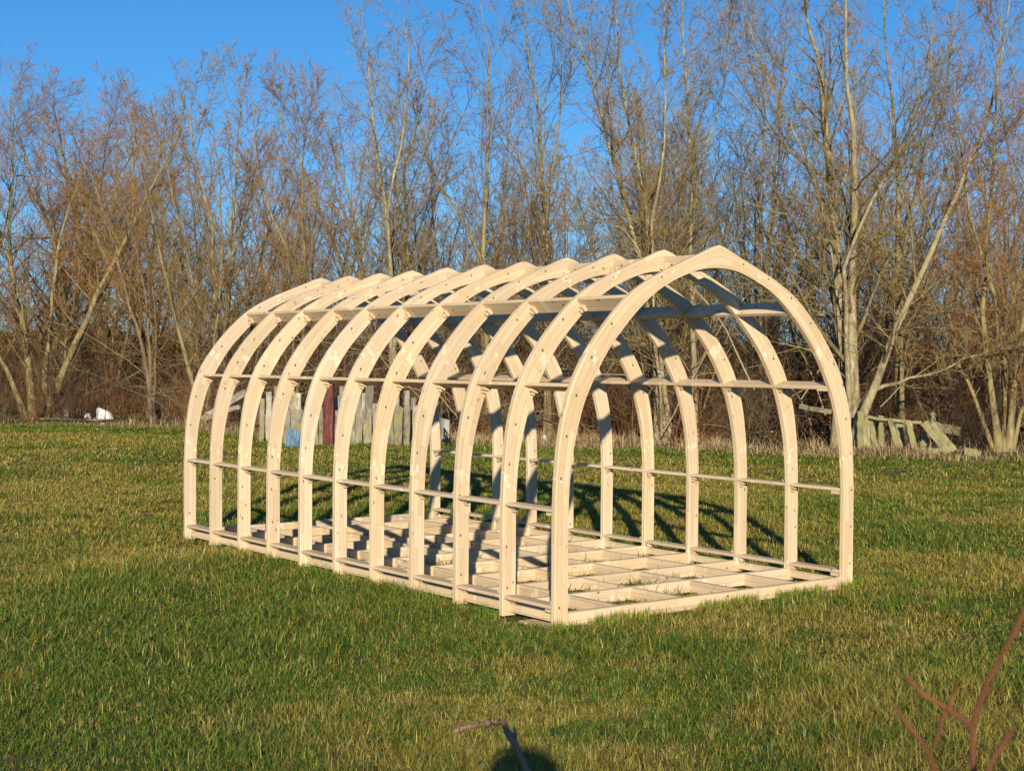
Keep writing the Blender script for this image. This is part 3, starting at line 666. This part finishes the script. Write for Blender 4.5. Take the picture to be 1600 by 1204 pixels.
# ------------------------------------------------------------------ old timbers standing in a row behind the frame
def plank(name, px0, px1, ytop, d, mat, thick=.05, leanx=0., leany=.06, seed=0, ybase=None):
    rgp = np.random.default_rng(seed)
    b = ground((px0+px1)/2, d); b[2] -= .03; t = at((px0+px1)/2+leanx, ytop, d+leany); hw = (px1-px0)/2/F*d*.97
    return prism(name, b, t, np.array([hw, rgp.normal(0, .01), 0]), np.array([rgp.normal(0, .004), thick/2, 0]), mat=mat, ch=.008, n=6, warp=.006, rng=rgp)
ordn = ['first', 'second', 'third', 'fourth', 'fifth', 'sixth', 'seventh', 'eighth', 'ninth', 'tenth', 'eleventh']
FRONT = [(441, 454, 637), (454, 473, 639), (474, 488, 641), (489, 498, 639), (498, 505, 636), (524, 534, 641), (535, 547, 646), (548, 555, 650), (555, 567, 640), (567, 581, 639), (583, 593, 630), (594, 603, 634), (604, 615, 635), (615, 629, 636), (631, 641, 632), (645, 654, 633), (655, 664, 640), (665, 676, 645)]
dF = 26.9
lft = [p for p in FRONT if p[1] <= 505][::-1]; rgt = [p for p in FRONT if p[0] > 520]
for sidename, arr in (('left', lft), ('right', rgt)):
    for k, (a, b, t) in enumerate(arr):
        o = plank('old_plank', a, b, t, dF+RNG.uniform(-.05, .05), GREYWOOD, seed=int(a), leanx=RNG.uniform(-1, 1))
        tag(o, f'grey weathered upright plank, front row, {ordn[k] if k < 11 else "outermost"} to the {sidename} of the red post', 'plank', 'old planks stood upright in a row')
lastlab = None
o = plank('red_post', 506, 522, 574, 26.75, REDWOOD, thick=.14, seed=1); tag(o, 'tall square post in flaking dark red paint among grey planks', 'post')
BACK = [(405, 413, 622), (415, 424, 612), (427, 435, 603), (451, 463, 611), (463, 472, 614), (523, 530, 618), (529, 538, 603), (557, 564, 615), (565, 571, 614), (572, 585, 602), (616, 624, 604), (631, 640, 610), (641, 649, 621)]
bl = [p for p in BACK if p[1] < 505][::-1]; br_ = [p for p in BACK if p[0] > 505]
for sidename, arr in (('left', bl), ('right', br_)):
    for k, (a, b, t) in enumerate(arr):
        pale = a == 631
        o = plank('old_plank', a, b, t, 27.35+RNG.uniform(-.05, .05), PALEWOOD if pale or k % 3 == 0 else GREYWOOD, seed=int(a)+50, leanx=RNG.uniform(-1.5, 1.5))
        tag(o, ('whitish ' if pale else 'grey ')+f'upright plank of the taller back row, {ordn[k]} to the {sidename} of the red post', 'plank', 'old planks stood upright in a row')
BLUE = weathered('faded_blue_paint', (.05, .10, .15), (.11, .20, .28), (.20, .30, .38))
b0 = ground(457, 26.4); t0_ = at(459, 671, 26.6)
o = prism('blue_board', b0, t0_, np.array([.125, 0, 0]), np.array([0, .012, 0]), mat=BLUE, ch=.004); tag(o, 'small pale blue board leaning at the foot of the grey planks', 'board')
# black wire basket and curved grey sheet at the right end of the row
BLK = plain('black_wire', (.012, .013, .016), .5); GREYSHEET = plain('grey_sheet', (.32, .32, .30), .6)
def tube_obj(name, polys, r, mat, parent=None, S=6, r1=None):
    lst = []
    for p in polys:
        p = np.asarray(p, float)[None]; K = p.shape[1]
        lst.append(tubes(p, np.linspace(r, r if r1 is None else r1, K)[None], S))
    v, q = vq(lst); return link(name, np_mesh(name, v, q, smooth=True), mat, parent)
bw = [at(x, y, 26.3+k) for x, y, k in ((694, 668, .2), (705, 686, .1), (704, 694, 0), (697, 695, 0), (693, 690, .1), (694, 668, .2))]
ribs = [[bw[0], bw[1]], [bw[0], bw[2]], [bw[0], bw[3]], [bw[4], bw[1]], [at(693, 680, 26.4), at(704, 690, 26.3)]]
o = tube_obj('wire_basket', [bw]+ribs, .009, BLK); tag(o, 'black wire basket lying at the right end of the old plank row', 'basket')
pts = np.array([[at(688+14*u, 652+4*u+34*v-6*u*v, 26.9+.15*math.sin(u*2.4)) for v in np.linspace(0, 1, 5)] for u in np.linspace(0, 1, 8)])
Vv = np.concatenate([pts.reshape(-1, 3), pts.reshape(-1, 3)+np.array([0, .02, 0])]); nu, nv = 8, 5; Q = []
for iu in range(nu-1):
    for iv in range(nv-1):
        k = iu*nv+iv; Q += [(k, k+1, k+nv+1, k+nv), (k+40, k+40+nv, k+41+nv, k+41)]
for iu in range(nu-1):
    for k in (iu*nv, iu*nv+nv-1): Q.append((k, k+nv, k+nv+40, k+40))
for iv in range(nv-1):
    for k in (iv, (nu-1)*nv+iv): Q.append((k, k+1, k+41, k+40))
o = link('metal_sheet', np_mesh('metal_sheet', Vv, np.array(Q), smooth=False), GREYSHEET); tag(o, 'curved grey sheet leaning beside the black wire basket', 'sheet')
# leaning beams and cut logs left of the row
def beam(name, a, b, da, db, hw, ht, mat, label, cat, group=None, seed=0):
    rgp = np.random.default_rng(seed); p0, p1 = at(*a, da), at(*b, db); d = p1-p0; d /= np.linalg.norm(d)
    s = np.cross(d, np.array([0, 1., 0])); s /= np.linalg.norm(s); t = np.cross(d, s)
    o = prism(name, p0, p1, s*hw, t*ht, mat=mat, ch=.008, n=7, warp=.008, rng=rgp); return tag(o, label, cat, group)
beam('leaning_beam', (322, 651), (383, 613), 31, 30.5, .075, .05, PALEWOOD, 'pale beam leaning on the log pile, upper of the two', 'beam', seed=2)
beam('leaning_beam', (316, 654), (375, 634), 30.6, 30.4, .05, .04, GREYWOOD, 'thin grey beam leaning below the pale one beside the log pile', 'beam', seed=3)
def log(name, c, r, ln, d, label, seed):
    rgp = np.random.default_rng(seed); p = at(*c, d); a = np.arange(10)*2*np.pi/10; yaw = rgp.uniform(-.3, .3); ax = np.array([math.sin(yaw), math.cos(yaw), 0]); sx = np.array([math.cos(yaw), -math.sin(yaw), 0])
    rr = r*rgp.uniform(.86, 1.1, 10)
    rings = [p+ax*t+sx*(rr*np.cos(a)*(1+.03*k))[:, None]+ZA*(rr*np.sin(a))[:, None] for k, t in enumerate(np.linspace(0, ln, 4))]
    return tag(sweep(name, np.array(rings), mat=LOGWOOD), label, 'log', 'logs stacked by the leaning beams')
for k, (c, r, lab) in enumerate([((388, 655), .12, 'bottom left log of the small red brown log pile'), ((399, 656), .11, 'bottom middle log of the small red brown log pile'), ((411, 655), .13, 'bottom right log of the small red brown log pile'), ((393, 642), .11, 'upper left log resting on the red brown log pile'), ((406, 641), .12, 'upper right log resting on the red brown log pile')]):
    log('cut_log', c, r*1.05, .8, 30.2, lab, 60+k)

# ------------------------------------------------------------------ heap of mossy timbers at the right
H = [((1344, 702), (1344, 643), 25.6, .062, 'upright mossy green plank at the left end of the timber heap'),
     ((1356, 700), (1350, 646), 25.7, .075, 'wide mossy plank just right of the upright green one'),
     ((1368, 699), (1358, 652), 25.9, .055, 'mossy plank tilted left, third in the timber heap'),
     ((1377, 698), (1377, 650), 25.9, .06, 'upright split mossy plank in the middle left of the timber heap'),
     ((1403, 700), (1390, 655), 25.5, .055, 'mossy plank tilted left before the mossy tree trunk'),
     ((1410, 699), (1404, 660), 25.8, .075, 'stubby mossy plank at the foot of the mossy tree'),
     ((1432, 706), (1418, 657), 25.2, .06, 'narrow mossy plank leaning left in the heap centre'),
     ((1441, 703), (1447, 679), 25.4, .07, 'short thick stub standing in the heap centre'),
     ((1482, 708), (1444, 660), 25.0, .085, 'long wide plank slanting down to the right, front of the heap'),
     ((1492, 704), (1456, 662), 25.3, .06, 'slim plank slanting beside the long wide one'),
     ((1456, 662), (1459, 646), 26.2, .05, 'short post end sticking up above the slanting planks')]
for k, (a, b, d, hw, lab) in enumerate(H):
    beam('mossy_plank', a, b, d, d+.35, hw*.88, .02, MOSSWOOD, lab, 'plank', 'heap of mossy timbers', seed=70+k)
beam('mossy_rail', (1356, 652), (1440, 661), 26.1, 26.0, .028, .026, MOSSWOOD, 'long rail lying across the top of the mossy timber heap', 'rail', seed=90)
beam('fallen_log', (1455, 665), (1501, 674), 26.2, 26.0, .085, .08, MOSSWOOD, 'thick squared log lying level at the right of the heap', 'log', seed=91)
beam('ground_timber', (1436, 702), (1470, 706), 24.9, 24.8, .055, .05, MOSSWOOD, 'short timber lying on the straw before the slanting planks', 'timber', seed=92)
beam('ground_timber', (1508, 705), (1533, 710), 24.6, 24.5, .065, .06, MOSSWOOD, 'mossy block lying alone right of the timber heap', 'timber', seed=93)
beam('fallen_beam', (1250, 635), (1301, 644), 27.3, 26.9, .045, .04, GREYWOOD, 'grey green beam wedged level between trunks inside the front arch', 'beam', seed=94)

# ------------------------------------------------------------------ junk at the left edge of the wood
WHITE = plain('white_plastic', (.56, .545, .53), .6, .25)
def blob(name, c, d, sx, sy, sz, mat, label, cat, seed, cuts=16):
    """a crumpled or chipped lump: a ball flattened by many random planes, then creased"""
    rgp = np.random.default_rng(seed); p = ground(c[0], d); bm = bmesh.new(); bmesh.ops.create_icosphere(bm, subdivisions=4, radius=1)
    N = rgp.normal(size=(cuts, 3)); N[:, 2] = np.abs(N[:, 2])*.8; N /= np.linalg.norm(N, axis=1, keepdims=True); H = rgp.uniform(.45, .85, cuts)
    ph = rgp.uniform(0, 6, (5, 4))
    for v in bm.verts:
        q = np.array(v.co)
        for n_, h_ in zip(N, H):
            e = q@n_-h_
            if e > 0: q = q-n_*e*.92
        f = sum(abs(math.sin(q[0]*a*1.9+b+q[2]*3))*math.cos(q[1]*c_*2+d_) for a, b, c_, d_ in ph)/5
        q = q*(1+.16*f); v.co = (q[0]*sx, q[1]*sy, max(q[2], -.35)*sz)
    me = bpy.data.meshes.new(name); bm.to_mesh(me); bm.free()
    o = link(name, me, mat); o.location = (p[0], p[1], GZ+.33*sz); return tag(o, label, cat)
blob('white_sack', (163, 656), 38, .36, .25, .24, WHITE, 'large crumpled white sack behind the black stake', 'sack', 1)
blob('white_bag', (138, 655), 38.5, .11, .1, .14, WHITE, 'small white bag beside the larger sack', 'bag', 2)
c = ground(104, 39); prof = [(.0, .0), (.06, 0), (.065, .02), (.065, .15), (.05, .19), (.022, .21), (.022, .25), (.0, .25)]
def lathe(name, c, prof, mat, parent=None, S=14):
    V = [[(c[0]+r*math.cos(a), c[1]+r*math.sin(a), c[2]+z) for a in np.arange(S)*2*np.pi/S] for r, z in prof]; V = np.array(V).reshape(-1, 3); Q = []
    for k in range(len(prof)-1):
        for s in range(S): Q.append((k*S+s, k*S+(s+1) % S, (k+1)*S+(s+1) % S, (k+1)*S+s))
    return link(name, np_mesh(name, V, np.array(Q), smooth=True), mat, parent)
o = lathe('white_bottle', c, prof, WHITE); tag(o, 'white plastic bottle standing left of the sacks', 'bottle')
beam('long_board', (62, 655), (168, 658), 37.6, 37.0, .045, .045, GREYWOOD, 'long grey board lying in front of the white sack', 'board', seed=95)
beam('fallen_stick', (60, 671), (122, 674), 32.4, 32.1, .03, .03, weathered('brown_stick', (.1, .055, .03), (.2, .12, .065), (.3, .2, .12)), 'brown stick lying on the lawn before the junk', 'stick', seed=96)
ORNG = plain('orange_clay', (.30, .12, .05), .9, .5)
blob('clay_lump', (50, 660), 37.3, .13, .10, .08, ORNG, 'orange clay lump at the left end of the long board', 'lump', 3)
blob('pale_stone', (160, 668), 34.3, .08, .07, .06, plain('pale_stone', (.4, .38, .34), .9), 'small pale stone below the white sack', 'stone', 4)
rgq = np.random.default_rng(9)
st = ground(164, 33); o = tube_obj('garden_stake', [[st, st+np.array([.01, 0, .5]), st+np.array([-.01, 0, .94])]], .009, BLK); tag(o, 'thin black stake stuck upright in the lawn before the sack', 'stake')
blob('plastic_scrap', (851, 0), 27.4, .055, .05, .19, plain('pale_grey_plastic', (.5, .52, .54), .5), 'pale grey plastic scrap in the dead grass seen inside the frame', 'scrap', 5)

# ------------------------------------------------------------------ twigs right in front of the lens
def px_path(pts, d, rgp, j=.01): return np.array([at(x, y, d+rgp.normal(0, j)) for x, y in pts])
STEM = plain('red_brown_stem', (.13, .05, .022), .8, .5)
rgp = np.random.default_rng(12)
rose = empty('rose_bush', (.42, 1.0, GZ)); tag(rose, 'red brown bare stems of a bush close to the camera, lower right', 'bush')
def child_tube(name, pts, r, root, mat, r1, n=16):
    K = n*5; P = resample(np.asarray(pts), K)-np.array(root.location); u = np.linspace(0, 1, K); L = np.linalg.norm(np.diff(P, axis=0), axis=1).sum()
    P[1:-1] += rgp.normal(0, r*.12, (K-2, 3))
    R = (r+(r1-r)*u)*(1+.12*np.sin(u*L*90+rgp.uniform(0, 6)))*rgp.uniform(.95, 1.05, K)
    for c in np.arange(.03, L, .055)+rgp.uniform(-.012, .012, len(np.arange(.03, L, .055))): R *= 1+.55*np.exp(-((u*L-c)/.0035)**2)
    R[-1] *= .3
    lst = [tubes(P[None], R[None], 8)]
    for c in np.arange(.05, L, .075):                      # little pointed buds
        k = min(int(c/L*K), K-2); d = P[k+1]-P[k]; d /= np.linalg.norm(d)+1e-9; q = rgp.normal(size=3); q -= q@d*d; q /= np.linalg.norm(q)
        B = P[k]+np.outer(np.array([.3, 1.6, 3.0])*R[k], q)+np.outer(np.array([0, 1.5, 4.2])*R[k], d)
        lst.append(tubes(B[None], (np.array([.55, .5, .08])*R[k])[None], 5))
    v, q = vq(lst); return link(name, np_mesh(name, v, q, smooth=True), mat, root)
bp = np.array([.42, 1.0, GZ-.02])
child_tube('stem', [bp, bp+[-.03, -.01, .7], *px_path([(1525, 1225), (1518, 1170), (1512, 1125), (1525, 1095), (1560, 1035), (1600, 955), (1640, 870)], 1.0, rgp)], .0027, rose, STEM, .0019, 26)
child_tube('stem', [bp, bp+[-.07, .01, .75], *px_path([(1466, 1230), (1463, 1185), (1450, 1165), (1420, 1140), (1393, 1098)], 1.0, rgp)], .0019, rose, STEM, .0016, 22)
child_tube('stem', [bp, bp+[.02, .02, .8], *px_path([(1530, 1215), (1545, 1185), (1567, 1163), (1588, 1133)], .97, rgp)], .0019, rose, STEM, .0016, 20)
child_tube('side_shoot', px_path([(1519, 1136), (1506, 1123), (1478, 1105), (1440, 1083), (1414, 1053)], 1.0, rgp, .006), .0018, rose, STEM, .0016, 10)
child_tube('side_shoot', px_path([(1482, 1107), (1488, 1085), (1494, 1063)], 1.0, rgp, .004), .0014, rose, STEM, .0012, 6)
child_tube('side_shoot', px_path([(1478, 1105), (1470, 1135), (1460, 1165)], 1.01, rgp, .004), .0017, rose, STEM, .0013, 6)
bent = empty('bent_stalk', (.04, 2.6, GZ)); tag(bent, 'dead brown stalk bent over at its top, close to the camera', 'stalk')
DEAD = plain('dead_stalk', (.27, .17, .11), .85, .5)
child_tube('stalk', [(.06, 2.6, GZ-.02), *px_path([(845, 1260), (830, 1215), (815, 1185), (799, 1152), (789, 1131), (783, 1127)], 2.6, rgp, .002)], .0066, bent, DEAD, .006, 26)
child_tube('bent_tip', px_path([(788, 1130), (778, 1126), (745, 1132), (726, 1136), (708, 1143)], 2.6, rgp, .002), .0062, bent, DEAD, .0035, 10)
low = empty('dark_twig', (-.42, 1.2, GZ)); tag(low, 'short dark twig close to the camera in the lower left corner', 'twig')
SHADED = plain('shaded_stem', (.03, .02, .015), .7, .3)  # brown taken almost to black: the twig's shade is put into its colour
child_tube('stem', [(-.42, 1.2, GZ-.02), (-.43, 1.2, .7), *px_path([(14, 1225), (22, 1200), (30, 1187)], 1.2, rgp, .002)], .0026, low, SHADED, .0015, 18)
child_tube('side_shoot', px_path([(-40, 1190), (0, 1188), (30, 1186), (52, 1185)], 1.2, rgp, .002), .0018, low, SHADED, .0010, 8)

# ------------------------------------------------------------------ the person taking the picture (their head's shadow falls on the grass)
def skin_body(name, V, E, R, mat, parent=None, root=0, sub=2):
    me = bpy.data.meshes.new(name); me.from_pydata([tuple(v) for v in V], E, []); o = link(name, me, mat, parent)
    o.modifiers.new('Skin', 'SKIN'); sd = o.modifiers.new('Sub', 'SUBSURF'); sd.levels = sd.render_levels = sub
    for k, r in enumerate(R): me.skin_vertices[0].data[k].radius = (r, r)
    me.skin_vertices[0].data[root].use_root = True
    return o
per = empty('person', (-.02, -.42, GZ)); tag(per, 'person in a dark coat and wool hat standing behind the camera', 'person')
COAT = plain('dark_coat', (.03, .035, .05), .9); SKIN = plain('skin', (.55, .34, .24), .6, .1); HAT = plain('wool_hat', (.05, .05, .06), .95)
V = [(0, 0, .95), (0, 0, 1.12), (0, 0, 1.36), (0, .0, 1.47), (0, .02, 1.56), (0, .03, 1.66), (0, .02, 1.73),
     (-.10, 0, .90), (-.11, .02, .50), (-.12, 0, .09), (-.12, .13, .04), (.10, 0, .90), (.11, .02, .50), (.12, 0, .09), (.12, .13, .04),
     (-.19, 0, 1.40), (-.27, .06, 1.17), (-.14, .26, 1.40), (-.10, .30, 1.46), (.19, 0, 1.40), (.27, .06, 1.17), (.14, .26, 1.40), (.10, .30, 1.46)]
E_ = [(0, 1), (1, 2), (2, 3), (3, 4), (4, 5), (5, 6), (0, 7), (7, 8), (8, 9), (9, 10), (0, 11), (11, 12), (12, 13), (13, 14), (2, 15), (15, 16), (16, 17), (17, 18), (2, 19), (19, 20), (20, 21), (21, 22)]
Rr = [.15, .14, .16, .065, .075, .088, .06, .09, .065, .045, .04, .09, .065, .045, .04, .07, .05, .038, .035, .07, .05, .038, .035]
skin_body('body', V, E_, Rr, COAT, per)
lathe('hat', (0, .02, 1.62), [(.112, 0), (.140, .03), (.148, .08), (.138, .125), (.10, .165), (.045, .186), (0, .19)], HAT, per, 20)

scene.render.engine = 'CYCLES'
scene.cycles.max_bounces = 6; scene.cycles.diffuse_bounces = 3; scene.cycles.transmission_bounces = 3; scene.cycles.caustics_reflective = False; scene.cycles.caustics_refractive = False
